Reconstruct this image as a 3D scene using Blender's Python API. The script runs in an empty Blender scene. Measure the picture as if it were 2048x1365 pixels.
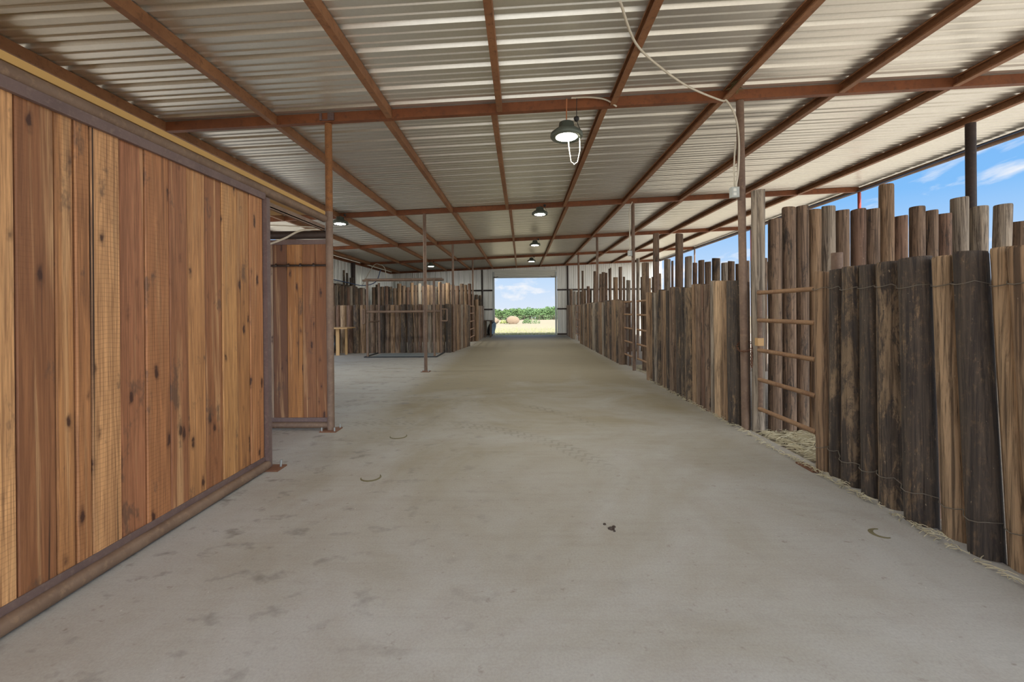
import bpy, math, random
from mathutils import Vector, Matrix, noise
random.seed(7)
SC = bpy.context.scene
COL = SC.collection
PI = math.pi

# ------------------------------------------------------------------ helpers
def lin(c):
    return tuple(((v/255)/12.92 if v/255 <= .04045 else ((v/255+.055)/1.055)**2.4) for v in c)

def tag(o, label=None, cat=None, group=None, kind=None):
    if label: o['label'] = label
    if cat: o['category'] = cat
    if group: o['group'] = group
    if kind: o['kind'] = kind
    return o

def empty(name, loc, rz=0.0):
    o = bpy.data.objects.new(name, None)
    o.empty_display_size = .1
    COL.objects.link(o); o.location = loc; o.rotation_euler = (0, 0, rz)
    return o

class MB:
    """collects shapes, links them as ONE mesh object"""
    def __init__(s): s.v, s.f, s.c, s.sm = [], [], [], []
    def add(s, vs, fs, col=None, smooth=False):
        b = len(s.v); s.v += [tuple(p) for p in vs]
        for f in fs:
            s.f.append(tuple(i+b for i in f)); s.c.append(col); s.sm.append(smooth)
    def box(s, a, b, col=None, bev=0.0):
        x0, y0, z0 = a; x1, y1, z1 = b
        s.add([(x0,y0,z0),(x1,y0,z0),(x1,y1,z0),(x0,y1,z0),(x0,y0,z1),(x1,y0,z1),(x1,y1,z1),(x0,y1,z1)],
              [(0,3,2,1),(4,5,6,7),(0,1,5,4),(1,2,6,5),(2,3,7,6),(3,0,4,7)], col)
    def tube(s, pts, r, n=10, cap=True, col=None):
        pts = [Vector(p) for p in pts]
        rs = r if isinstance(r, (list, tuple)) else [r]*len(pts)
        up = None; rings = []
        for i, p in enumerate(pts):
            t = (pts[min(i+1, len(pts)-1)]-pts[max(i-1, 0)]).normalized()
            if up is None:
                up = Vector((0,0,1)) if abs(t.z) < .9 else Vector((1,0,0))
            a = t.cross(up).normalized(); up = a.cross(t).normalized()
            rings.append([p+(a*math.cos(2*PI*k/n)+up*math.sin(2*PI*k/n))*rs[i] for k in range(n)])
        vs = [q for R in rings for q in R]
        fs = [(i*n+k, i*n+(k+1)%n, (i+1)*n+(k+1)%n, (i+1)*n+k) for i in range(len(pts)-1) for k in range(n)]
        fs = [f[::-1] for f in fs]
        s.add(vs, fs, col, True)
        if cap:
            s.add(rings[0], [tuple(range(n))], col); s.add(rings[-1], [tuple(range(n))[::-1]], col)
    def prism(s, prof, axis, a, b, col=None, shear=None):
        """closed 2-D profile swept along axis from a to b; prof gives the two other coordinates"""
        n = len(prof)
        def P(q, t):
            if axis == 'x': return (t, q[0], q[1]+(shear(t) if shear else 0))
            if axis == 'y': return (q[0], t, q[1])
            return (q[0], q[1], t)
        vs = [P(q, a) for q in prof]+[P(q, b) for q in prof]
        fs = [(i, (i+1) % n, n+(i+1) % n, n+i) for i in range(n)]+[tuple(range(n))[::-1], tuple(range(n, 2*n))]
        s.add(vs, fs, col)
    def lathe(s, prof, c, n=28, col=None):
        vs = [(c[0]+r*math.cos(2*PI*k/n), c[1]+r*math.sin(2*PI*k/n), c[2]+z) for r, z in prof for k in range(n)]
        fs = [(i*n+k, i*n+(k+1) % n, (i+1)*n+(k+1) % n, (i+1)*n+k) for i in range(len(prof)-1) for k in range(n)]
        s.add(vs, fs, col, True)
    def disc(s, c, r, n=28, down=True):
        vs = [(c[0]+r*math.cos(2*PI*k/n), c[1]+r*math.sin(2*PI*k/n), c[2]) for k in range(n)]
        s.add(vs, [tuple(range(n))[::-1] if down else tuple(range(n))])
    def build(s, name, mat, parent=None, origin=None):
        me = bpy.data.meshes.new(name)
        o = Vector(origin) if origin else Vector((0,0,0))
        me.from_pydata([Vector(p)-o for p in s.v], [], s.f)
        me.polygons.foreach_set('use_smooth', s.sm)
        if any(c is not None for c in s.c):
            at = me.attributes.new('board', 'FLOAT_COLOR', 'FACE')
            at.data.foreach_set('color', [x for c in s.c for x in (c or (.2,.1,.05,.5))])
        me.validate(); me.update()
        ob = bpy.data.objects.new(name, me)
        me.materials.append(mat)
        COL.objects.link(ob); ob.location = o
        if parent:
            ob.parent = parent
            ob.matrix_parent_inverse = Matrix.Translation(-Vector(parent.location))
            if abs(parent.rotation_euler.z) > 1e-6:
                ob.matrix_parent_inverse = Matrix.Identity(4)
        return ob

def copy_tree(o, loc, parent=None):
    c = o.copy(); COL.objects.link(c)
    if parent is None: c.location = loc
    else: c.parent = parent
    for ch in list(o.children): copy_tree(ch, None, c)
    return c

# ------------------------------------------------------------------ node materials
class G:
    def __init__(s, name):
        s.m = bpy.data.materials.new(name); s.m.use_nodes = True
        s.nt = s.m.node_tree; s.nt.nodes.clear()
        s.out = s.nt.nodes.new('ShaderNodeOutputMaterial')
    def n(s, t, ins=None, **props):
        nd = s.nt.nodes.new(t)
        for k, v in props.items(): setattr(nd, k, v)
        for k, v in (ins or {}).items():
            sk = nd.inputs[k]
            if isinstance(v, bpy.types.NodeSocket): s.nt.links.new(v, sk)
            elif isinstance(v, bpy.types.Node): s.nt.links.new(v.outputs[0], sk)
            else: sk.default_value = v
        return nd
    def math(s, op, a, b=0.0, c=None, clamp=False):
        nd = s.n('ShaderNodeMath', {0: a, 1: b} if c is None else {0: a, 1: b, 2: c}, operation=op, use_clamp=clamp)
        return nd.outputs[0]
    def coords(s, kind='Object', scale=(1,1,1), loc=(0,0,0), add=None):
        v = s.n('ShaderNodeTexCoord').outputs[kind]
        if add is not None:
            v = s.n('ShaderNodeVectorMath', {0: v, 1: add}, operation='ADD').outputs[0]
        return s.n('ShaderNodeMapping', {'Vector': v, 'Scale': scale, 'Location': loc}).outputs[0]
    def noise(s, vec, scale=5, detail=4, rough=.55, dist=0.0, out='Fac'):
        return s.n('ShaderNodeTexNoise', {'Vector': vec, 'Scale': scale, 'Detail': detail, 'Roughness': rough, 'Distortion': dist}).outputs[out]
    def ramp(s, fac, stops, interp='LINEAR'):
        nd = s.n('ShaderNodeValToRGB', {'Fac': fac}); cr = nd.color_ramp; cr.interpolation = interp
        while len(cr.elements) < len(stops): cr.elements.new(.5)
        for e, (p, c) in zip(cr.elements, stops):
            e.position = p; e.color = (c, c, c, 1) if isinstance(c, (int, float)) else (*c[:3], 1)
        return nd.outputs[0]
    def mix(s, fac, a, b, mode='MIX'):
        nd = s.nt.nodes.new('ShaderNodeMix'); nd.data_type = 'RGBA'; nd.blend_type = mode
        for i, v in ((0, fac), (6, a), (7, b)):
            sk = nd.inputs[i]
            if isinstance(v, bpy.types.NodeSocket): s.nt.links.new(v, sk)
            else: sk.default_value = v if i == 0 else (*v[:3], 1)
        return nd.outputs[2]
    def bsdf(s, color, rough=.7, metal=0.0, bump=None, bstr=.3, bdist=.01, **extra):
        ins = {'Roughness': rough, 'Metallic': metal}
        p = s.n('ShaderNodeBsdfPrincipled', ins)
        if isinstance(color, bpy.types.NodeSocket): s.nt.links.new(color, p.inputs['Base Color'])
        else: p.inputs['Base Color'].default_value = (*color[:3], 1)
        for k, v in extra.items(): p.inputs[k.replace('_', ' ')].default_value = v
        if bump is not None:
            b = s.n('ShaderNodeBump', {'Height': bump, 'Strength': bstr, 'Distance': bdist})
            s.nt.links.new(b.outputs[0], p.inputs['Normal'])
        s.nt.links.new(p.outputs[0], s.out.inputs[0])
        return s.m

def m_steel(name, c1, c2, c3, sc=6.0, rough=.62, speck=.0):
    g = G(name); rnd = g.n('ShaderNodeObjectInfo').outputs['Random']
    off = g.math('MULTIPLY', rnd, 37.0)
    co = g.coords('Object', add=off)
    a = g.noise(co, sc, 5, .65); b = g.noise(co, sc*6, 4, .7); c = g.noise(co, 1.3, 3)
    col = g.mix(g.ramp(a, [(.38, 0), (.66, 1)]), lin(c1), lin(c2))
    col = g.mix(g.ramp(b, [(.52, 0), (.72, .8)]), col, lin(c3))
    col = g.mix(g.math('MULTIPLY', g.ramp(c, [(.4, 0), (.7, 1)]), .35), col, lin(c3))
    return g.bsdf(col, rough, .15, bump=b, bstr=.15, bdist=.004)

M = {}
M['beam'] = m_steel('beam_primer', (140,84,48), (120,70,40), (92,56,36), 3)
M['purlin'] = m_steel('purlin_primer', (158,112,76), (138,94,62), (104,72,50), 3)
M['pipe'] = m_steel('rusty_pipe', (124,102,86), (104,82,68), (144,118,94), 5)
M['rust'] = m_steel('heavy_rust', (140,88,46), (92,56,34), (172,124,78), 14, .8)
M['gate'] = m_steel('gate_rust', (150,116,84), (128,94,68), (168,136,104), 7, .75)
M['angle'] = m_steel('angle_iron', (112,92,88), (96,78,76), (130,110,100), 6)
M['dark'] = m_steel('dark_iron', (60,48,42), (48,38,34), (80,62,50), 8)
M['redpipe'] = m_steel('red_primer_pipe', (160,62,48), (140,56,46), (120,60,50), 6)

g = G('plank_wood')
at = g.n('ShaderNodeAttribute', attribute_name='board')
seed = g.math('MULTIPLY', at.outputs['Alpha'], 41.0)
co = g.coords('Object', add=seed)
def sc_(co, s): return g.n('ShaderNodeMapping', {'Vector': co, 'Scale': s}).outputs[0]
fine = g.noise(sc_(co, (110,110,2.2)), 1, 6, .7, .8)
grain = g.noise(sc_(co, (30,30,.9)), 1, 5, .68, 2.2)
broad = g.noise(sc_(co, (11,11,.4)), 1, 4, .6, 1.4)
col = g.mix(g.ramp(grain, [(.36, 1), (.62, 0)]), at.outputs['Color'], g.mix(.42, at.outputs['Color'], lin((96,54,30))))
col = g.mix(g.ramp(broad, [(.54, 0), (.70, .7)]), col, lin((214,170,120)))
col = g.mix(g.ramp(broad, [(.30, .65), (.44, 0)]), col, lin((114,72,46)))
col = g.mix(g.math('MULTIPLY', g.ramp(fine, [(.38, 1), (.6, 0)]), .62), col, lin((104,66,40)))
saw = g.n('ShaderNodeTexWave', {'Vector': co, 'Scale': 13.0, 'Distortion': 4.0, 'Detail': 1.5, 'Detail Scale': .6}, wave_type='BANDS', bands_direction='Z').outputs['Fac']
sawm = g.math('MULTIPLY', g.ramp(saw, [(.86, 0), (.97, .26)]), g.ramp(g.noise(sc_(co, (3,3,.5)), 1, 2), [(.54, 0), (.64, .8)]))
col = g.mix(sawm, col, lin((100,58,34)))
vor = g.n('ShaderNodeTexVoronoi', {'Vector': g.n('ShaderNodeVectorMath', {0: sc_(co, (11,11,3.4)), 1: g.n('ShaderNodeVectorMath', {0: g.n('ShaderNodeTexNoise', {'Vector': co, 'Scale': 20.0}).outputs['Color'], 1: (.25,.25,.25)}, operation='MULTIPLY').outputs[0]}, operation='ADD').outputs[0], 'Scale': 1.0, 'Randomness': 1.0}, feature='F1').outputs['Distance']
col = g.mix(g.ramp(vor, [(.10, .95), (.15, .35), (.24, 0)]), col, lin((62,34,22)))
st = g.noise(sc_(co, (5,5,2.2)), 1, 5, .7)
col = g.mix(g.ramp(st, [(.60, 0), (.67, .7)]), col, lin((88,68,54)))
crk = g.noise(sc_(co, (34,34,.35)), 1, 2, .4, .5)
col = g.mix(g.ramp(crk, [(.27, .95), (.315, 0)]), col, lin((46,28,18)))
M['plank'] = g.bsdf(col, .62, 0, bump=fine, bstr=.35, bdist=.004)

g = G('log_wood')
oi = g.n('ShaderNodeObjectInfo')
off = g.math('MULTIPLY', oi.outputs['Random'], 93.0)
co = g.coords('Object', add=off)
grain = g.noise(sc_(co, (34,34,1.3)), 1, 6, .72, 1.2)
broad = g.noise(sc_(co, (8,8,1.0)), 1, 4, .6, .4)
speck = g.noise(sc_(co, (30,30,14)), 1, 4, .75)
crack = g.noise(sc_(co, (40,40,.8)), 1, 3, .5, 1.0)
base = oi.outputs['Color']
col = g.mix(g.ramp(grain, [(.40, .95), (.57, 0)]), base, g.mix(.8, base, lin((38,25,18))))
col = g.mix(g.ramp(broad, [(.55, 0), (.75, .7)]), col, g.mix(.5, base, lin((196,170,136))))
tarA = oi.outputs['Alpha']
bl = g.noise(sc_(co, (9,9,2.4)), 1, 7, .8, .5)
tarm = g.math('SUBTRACT', g.math('ADD', bl, g.math('MULTIPLY', tarA, .62)), .68)
tarm = g.ramp(tarm, [(0, 0), (.07, 1)])
tarm = g.math('MULTIPLY', tarm, g.ramp(speck, [(.54, 1), (.72, .35)]))
col = g.mix(tarm, col, g.mix(g.ramp(grain, [(.4, 0), (.62, 1)]), lin((54,47,43)), lin((92,80,68))))
col = g.mix(g.ramp(crack, [(.26, .85), (.33, 0)]), col, lin((30,20,15)))
fl_ = g.noise(sc_(co, (55,55,30)), 1, 2, .6)
col = g.mix(g.ramp(fl_, [(.72, 0), (.76, .5)]), col, lin((190,170,140)))
hgt = g.math('ADD', grain, g.math('MULTIPLY', g.ramp(crack, [(.26, 0), (.36, 1)]), .8))
M['log'] = g.bsdf(col, .85, 0, bump=hgt, bstr=.55, bdist=.012)

g = G('galvanised_sheet')
co = g.coords('Object')
sp = g.n('ShaderNodeTexVoronoi', {'Vector': co, 'Scale': 60.0}).outputs['Color']
spf = g.n('ShaderNodeSeparateColor', {0: sp}).outputs[0]
big = g.noise(g.coords('Object', (.25, 1.2, 1)), 1, 4, .6)
col = g.mix(big, lin((210,208,198)), lin((230,228,218)))
col = g.mix(g.math('MULTIPLY', spf, .12), col, lin((176,174,164)))
rg = g.math('ADD', .26, g.math('MULTIPLY', big, .12))
M['sheet'] = g.bsdf(col, .4, .7)
M['sheet'].node_tree.links.new(rg, M['sheet'].node_tree.nodes['Principled BSDF'].inputs['Roughness'])
g = G('wall_sheet')
big = g.noise(g.coords('Object', (2, 2, .4)), 1, 4, .6)
col = g.mix(big, lin((226,224,214)), lin((206,205,196)))
M['wallsheet'] = g.bsdf(col, .32, .5)
g = G('door_slats'); M['slat'] = g.bsdf(lin((226,226,216)), .45, 0)

# floor: broom-finished slab with olive-brown patches, stains, hoof spots and tyre marks
g = G('concrete_slab')
co = g.coords('Object')
n1 = g.noise(co, .45, 5, .6, .4); n2 = g.noise(co, 2.2, 6, .7, .5); n3 = g.noise(co, 90, 3, .7)
br = g.noise(sc_(co, (1.2, 26, 1)), 1, 5, .7)
col = g.mix(n1, lin((164,162,158)), lin((182,180,175)))
col = g.mix(g.ramp(n2, [(.45, 0), (.72, .5)]), col, lin((156,148,140)))
col = g.mix(g.ramp(br, [(.5, 0), (.75, .35)]), col, lin((156,152,146)))
sep = g.n('ShaderNodeSeparateXYZ', {0: co})
X_, Y_ = sep.outputs[0], sep.outputs[1]
# olive-brown patches, denser down the aisle, fainter at its sides
dm = g.math('ADD', g.math('MULTIPLY', g.noise(co, .55, 5, .65, .6), 3.2), g.math('MULTIPLY', Y_, .21))
dm = g.ramp(g.math('MULTIPLY', dm, .25), [(.42, 0), (.8, 1)])
edge = g.ramp(g.math('MULTIPLY', g.math('ABSOLUTE', g.math('ADD', X_, -.2)), .4), [(.72, 1), (.95, .35)])
col = g.mix(g.math('MULTIPLY', dm, edge), col, g.mix(br, lin((148,138,114)), lin((128,116,92))))
br2 = g.noise(sc_(co, (.8, 3.2, 1)), 1, 5, .7)
col = g.mix(g.math('MULTIPLY', g.ramp(br2, [(.55, 0), (.75, .6)]), dm), col, lin((112,96,68)))
# hoof scuffs, mostly to the left of the aisle
sp = g.noise(sc_(co, (5, 7, 1)), 1, 3, .6)
lm = g.ramp(g.math('ADD', g.math('MULTIPLY', X_, -.25), .35), [(.3, .15), (.75, 1)])
col = g.mix(g.math('MULTIPLY', g.ramp(sp, [(.58, 0), (.72, .75)]), lm), col, lin((112,108,102)))
sp2 = g.noise(sc_(co, (14, 16, 1)), 1, 3, .7)
col = g.mix(g.ramp(sp2, [(.63, 0), (.75, .6)]), col, lin((122,110,98)))
wh = g.noise(co, 30, 2, .8)
col = g.mix(g.ramp(wh, [(.74, 0), (.78, .6)]), col, lin((222,220,214)))
col = g.mix(g.math('MULTIPLY', g.ramp(n3, [(.35, 1), (.6, 0)]), .16), col, lin((96,88,80)))
def arc(cx, cy, r, w, amt, tread):
    global col
    dx = g.math('SUBTRACT', X_, cx); dy = g.math('SUBTRACT', Y_, cy)
    d = g.math('SQRT', g.math('ADD', g.math('MULTIPLY', dx, dx), g.math('MULTIPLY', dy, dy)))
    m = g.math('SUBTRACT', 1.0, g.math('DIVIDE', g.math('ABSOLUTE', g.math('SUBTRACT', d, r)), w), clamp=True)
    m = g.ramp(m, [(0, 0), (.25, 1)])
    ang = g.math('ARCTAN2', dy, dx)
    tr = g.math('SINE', g.math('ADD', g.math('MULTIPLY', ang, tread), g.math('MULTIPLY', g.math('SINE', g.math('MULTIPLY', d, 60)), 1.5)))
    m = g.math('MULTIPLY', m, g.ramp(tr, [(.3, .15), (.7, 1)]))
    m = g.math('MULTIPLY', m, g.ramp(g.noise(co, 1.4, 3), [(.4, .2), (.6, 1)]))
    m = g.math('MULTIPLY', m, g.ramp(dy, [(.3, 0), (.9, 1)]))
    col = g.mix(g.math('MULTIPLY', m, amt), col, lin((92,86,72)))
arc(-1.25, 3.9, 2.25, .10, .4, 110)
arc(-1.4, 2.7, 2.22, .12, .3, 150)
arc(.3, 14.0, 4.5, .2, .3, 60)
M['concrete'] = g.bsdf(col, .8, 0, bump=g.math('ADD', n3, g.math('MULTIPLY', br, 1.5)), bstr=.12, bdist=.004)

g = G('pen_dirt'); co = g.coords('Object')
a = g.noise(co, 3, 6, .7); b = g.noise(co, 40, 4, .8)
col = g.mix(a, lin((154,145,132)), lin((136,126,114)))
col = g.mix(g.ramp(b, [(.5, 0), (.7, .8)]), col, lin((190,180,162)))
M['dirt'] = g.bsdf(col, .95, 0, bump=b, bstr=.4, bdist=.02)
g = G('stubble_field'); co = g.coords('Object')
a = g.noise(sc_(co, (.12, .3, 1)), 1, 6, .7); b = g.noise(co, 6, 5, .8); c = g.noise(sc_(co, (.05, .11, 1)), 1, 3, .6)
col = g.mix(a, lin((138,126,102)), lin((122,112,86)))
col = g.mix(g.ramp(b, [(.45, 0), (.7, .7)]), col, lin((148,138,118)))
col = g.mix(g.ramp(c, [(.5, 0), (.72, .6)]), col, lin((116,116,78)))
M['field'] = g.bsdf(col, .95)
def simple(name, c, rough=.6, metal=0.0, var=.15, sc=8, **kw):
    g = G(name); n = g.noise(g.coords('Object'), sc, 4, .6)
    col = g.mix(g.math('MULTIPLY', n, var*2), lin(c), tuple(v*.55 for v in lin(c)))
    return g.bsdf(col, rough, metal, **kw)
M['lamp'] = simple('lamp_housing', (96,104,94), .45, .3)
M['cable'] = simple('white_cable', (214,206,186), .5)
M['blackcable'] = simple('black_cable', (40,38,36), .6)
M['copper'] = simple('orange_hanger', (176,112,72), .6)
M['greybox'] = simple('grey_outlet', (186,190,184), .45)
M['ply'] = simple('plywood', (196,156,92), .75, sc=3)
M['tan'] = simple('tan_board', (196,158,108), .7, sc=5)
M['straw'] = simple('straw_stalks', (190,180,150), .9, sc=3)
M['grass'] = simple('grass_blades', (150,158,92), .9, sc=3)
M['rubber'] = simple('rubber_mat', (128,134,132), .75, sc=4)
M['matedge'] = simple('mat_edge', (52,54,56), .8)
M['tyre'] = simple('tyre_rubber', (44,44,46), .8)
M['rim'] = simple('blue_rim', (134,160,182), .45, .2)
M['chain'] = simple('rusty_chain', (112,74,52), .7, .3)
M['wire'] = simple('grey_wire', (126,118,106), .5, .5)
M['nest'] = simple('nest_twigs', (134,118,78), .95, sc=30)
M['plate'] = simple('base_plate', (126,88,66), .8, .2)
M['bolt'] = simple('zinc_bolt', (196,204,206), .35, .7)
M['hoof'] = simple('hoof_trim', (108,100,72), .8)
M['bluehose'] = simple('blue_hose', (56,78,112), .5)
g = G('hay'); co = g.coords('Object')
a = g.noise(sc_(co, (9, 9, 22)), 1, 6, .8)
col = g.mix(a, lin((146,128,106)), lin((98,82,66)))
M['hay'] = g.bsdf(col, .95, 0, bump=a, bstr=.8, bdist=.05)
g = G('foliage'); co = g.coords('Object')
oi = g.n('ShaderNodeObjectInfo')
a = g.noise(co, 1.6, 6, .8)
col = g.mix(g.ramp(a, [(.3, 0), (.7, 1)]), lin((46,72,42)), lin((98,122,66)))
col = g.mix(g.math('MULTIPLY', oi.outputs['Random'], .35), col, lin((96,130,86)))
M['leaf'] = g.bsdf(col, .9)
M['bark'] = simple('bark', (96,80,64), .9)
g = G('led_lens')
em = g.n('ShaderNodeEmission', {'Color': (1, .99, .9, 1), 'Strength': 170.0})
g.nt.links.new(em.outputs[0], g.out.inputs[0]); M['led'] = g.m

# ------------------------------------------------------------------ world, sun, camera
EXPO = 1.08
w = bpy.data.worlds.new('sky'); SC.world = w; w.use_nodes = True
g = G.__new__(G); g.nt = w.node_tree; g.nt.nodes.clear(); g.out = g.nt.nodes.new('ShaderNodeOutputWorld')
d = g.n('ShaderNodeTexCoord').outputs['Generated']
sep = g.n('ShaderNodeSeparateXYZ', {0: d}); z = sep.outputs[2]
sky = g.ramp(z, [(0, lin((222,234,250))), (.06, lin((200,224,251))), (.2, lin((132,192,250))), (.5, lin((98,164,238))), (1, lin((84,146,226)))])
zz = g.math('ADD', g.math('MAXIMUM', z, 0.0), .16)
pv = g.n('ShaderNodeCombineXYZ', {0: g.math('DIVIDE', sep.outputs[0], zz), 1: g.math('DIVIDE', sep.outputs[1], zz), 2: 0.0}).outputs[0]
pv = g.n('ShaderNodeMapping', {'Vector': pv, 'Scale': (2.2, 1.0, 1), 'Location': (3.1, 1.7, 0)}).outputs[0]
cn = g.noise(pv, 1.15, 7, .58, .25)
cl = g.ramp(cn, [(.53, 0), (.66, 1)])
sky = g.mix(g.math('MULTIPLY', cl, .92), sky, lin((250,250,252)))
# sky glow round the sun, behind the camera, added to brighten the interior
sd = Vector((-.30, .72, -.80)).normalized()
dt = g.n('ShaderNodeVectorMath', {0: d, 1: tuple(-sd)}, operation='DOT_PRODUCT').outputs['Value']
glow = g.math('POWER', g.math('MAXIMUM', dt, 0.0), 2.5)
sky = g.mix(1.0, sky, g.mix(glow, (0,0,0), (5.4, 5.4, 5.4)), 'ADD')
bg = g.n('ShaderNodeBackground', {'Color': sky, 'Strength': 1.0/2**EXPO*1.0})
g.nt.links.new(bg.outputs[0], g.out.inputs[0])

def light(name, kind, energy, loc=(0,0,5), rot=None, color=(1,1,1), **kw):
    l = bpy.data.lights.new(name, kind); l.energy = energy; l.color = color
    for k, v in kw.items(): setattr(l, k, v)
    o = bpy.data.objects.new(name, l); COL.objects.link(o); o.location = loc
    if rot is not None: o.rotation_euler = rot
    return o
sun = light('sun', 'SUN', 4.6, (30, -30, 60), color=(1, .965, .91), angle=.01)
sun.rotation_euler = sd.to_track_quat('-Z', 'Y').to_euler()

CAMZ = 1.3196
f_px, yaw, roll, hy = 840.0, .023, -.009, 619.56
cd = bpy.data.cameras.new('camera'); cam = bpy.data.objects.new('camera', cd); COL.objects.link(cam)
cd.sensor_width = 36; cd.lens = f_px/2048*36; cd.clip_start = .05; cd.clip_end = 2000
cd.shift_y = (hy-682.5)/2048
right0, fwd, up0 = Vector((math.cos(yaw), math.sin(yaw), 0)), Vector((-math.sin(yaw), math.cos(yaw), 0)), Vector((0,0,1))
cr_, sr_ = math.cos(roll), math.sin(roll)
R_ = right0*cr_ + up0*sr_
U_ = -right0*sr_ + up0*cr_
cam.matrix_world = Matrix(((R_.x, U_.x, -fwd.x, 0), (R_.y, U_.y, -fwd.y, 0), (R_.z, U_.z, -fwd.z, CAMZ), (0,0,0,1)))
SC.camera = cam
vs_ = SC.view_settings
SC.display_settings.display_device = 'sRGB'
vs_.view_transform = 'Standard'; vs_.look = 'None'; vs_.exposure = EXPO; vs_.gamma = 1.0; vs_.use_curve_mapping = False
SC.cycles.max_bounces = 10; SC.cycles.diffuse_bounces = 6; SC.cycles.glossy_bounces = 5
SC.cycles.sample_clamp_indirect = 6.0

# ------------------------------------------------------------------ the building shell
BY = [4.585, 8.997, 13.161, 17.414, 21.62]          # roof beams
WALLY = 21.76
XL, XE = -6.75, 7.12                                 # left wall, right eave
def zb(x): return 3.4715+.0362*x                     # underside of beams and purlins
PD = .1

m = MB(); m.box((XL-.1, -12, -.12), (2.45, 21.74, 0)); floor = m.build('floor', M['concrete']); tag(floor, kind='structure')
m = MB()
NX, NY = 24, 24
m.add([(-60, -60, -.02), (XL-.1, -60, -.02), (XL-.1, 21.74, -.02), (-60, 21.74, -.02)], [(0,1,2,3)])
m.add([(2.45, -12, -.02), (60, -12, -.02), (60, 21.74, -.02), (2.45, 21.74, -.02)], [(0,1,2,3)])
m.add([(XL-.1, -60, -.02), (60, -60, -.02), (60, -12, -.02), (XL-.1, -12, -.02)], [(0,1,2,3)])
tag(m.build('ground', M['dirt']), kind='structure')
def fz(y): return -.04 - .0185*max(0, y-22)
m = MB()
ys = [21.74, 23, 26, 30, 40, 60, 90, 130, 180, 260, 420]
vs = []; 
for y in ys: vs += [(-260, y, fz(y)), (0, y, fz(y)), (260, y, fz(y))]
m.add(vs, [(i*3+k, i*3+k+1, i*3+k+4, i*3+k+3) for i in range(len(ys)-1) for k in range(2)])
tag(m.build('field', M['field']), kind='structure')

# ribbed sheet profile, 0.3048 pitch: one high rib, two low ribs
def ribs(t0, t1, h=.03):
    pts = []; P = .3048; t = t0
    while t < t1:
        for q, z in ((.0, 0), (.018, h), (.050, h), (.068, 0), (.122, 0), (.132, .009), (.152, .009), (.162, 0), (.220, 0), (.230, .009), (.250, .009), (.260, 0)):
            pts.append((t+q, z))
        t += P
    return pts
m = MB(); pr = ribs(-2.6, 21.8)
vs = []
xs = [XL-.1, XE+.12]
for x in xs:
    for t, h in pr: vs.append((x, t, zb(x)+PD+.006+h))
n = len(pr)
m.add(vs, [(i, i+1, n+i+1, n+i) for i in range(n-1)])
roof = m.build('ceiling', M['sheet']); tag(roof, kind='structure')

# end wall (far), with the door opening, and left wall
DX0, DX1, DZ = -1.44, 1.775, 2.96
def wall_strip(m, x0, x1, z0, ztop):
    pr = [(t, h) for t, h in ribs(x0-.1, x1) if x0 <= t <= x1]
    pr = [(x0, 0)]+pr+[(x1, 0)]
    n = len(pr); vs = [(t, WALLY+h, z0) for t, h in pr]+[(t, WALLY+h, ztop(t)) for t, h in pr]
    m.add(vs, [(i, i+1, n+i+1, n+i) for i in range(n-1)])
m = MB()
wall_strip(m, XL-.1, DX0-.06, 0, lambda t: zb(t)+PD)
wall_strip(m, DX1+.06, XE+.1, -.02, lambda t: zb(t)+PD)
wall_strip(m, DX0-.06, DX1+.06, DZ+.35, lambda t: zb(t)+PD)
tag(m.build('wall_back', M['wallsheet']), kind='structure')
m = MB(); pr = ribs(13.3, 21.7)
n = len(pr); vs = [(XL-h, t, 0) for t, h in pr]+[(XL-h, t, zb(XL)+PD) for t, h in pr]
m.add(vs, [(i, i+1, n+i+1, n+i) for i in range(n-1)])
tag(m.build('wall_left', M['wallsheet']), kind='structure')

# roll-up door at the far end
dr = tag(empty('door_1', (0, WALLY, DZ)), kind='structure')
m = MB()
for k in range(6):
    z0 = DZ+.04+k*.062
    m.prism([(WALLY-.16, z0), (WALLY-.19, z0+.012), (WALLY-.19, z0+.05), (WALLY-.16, z0+.06), (WALLY-.13, z0+.06), (WALLY-.13, z0)], 'x', DX0-.05, DX1+.05)
m.build('door_curtain', M['slat'], dr)
m = MB(); m.box((DX0-.02, WALLY-.2, DZ-.02), (DX1+.02, WALLY-.13, DZ+.04)); m.build('bottom_bar', M['greybox'], dr)
for s, x in ((-1, DX0), (1, DX1)):
    m = MB(); m.box((x-.05, WALLY-.2, 0), (x+.03 if s > 0 else x+.05, WALLY-.04, DZ+.3)); m.build('guide_track', M['greybox'], dr)
for x in (DX0+.14, DX1-.16):
    m = MB(); m.tube([(x-.12, WALLY-.24, DZ+.05), (x, WALLY-.25, DZ+.02), (x+.1, WALLY-.24, DZ+.06)], .012, 6); m.build('latch', M['dark'], dr)

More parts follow.
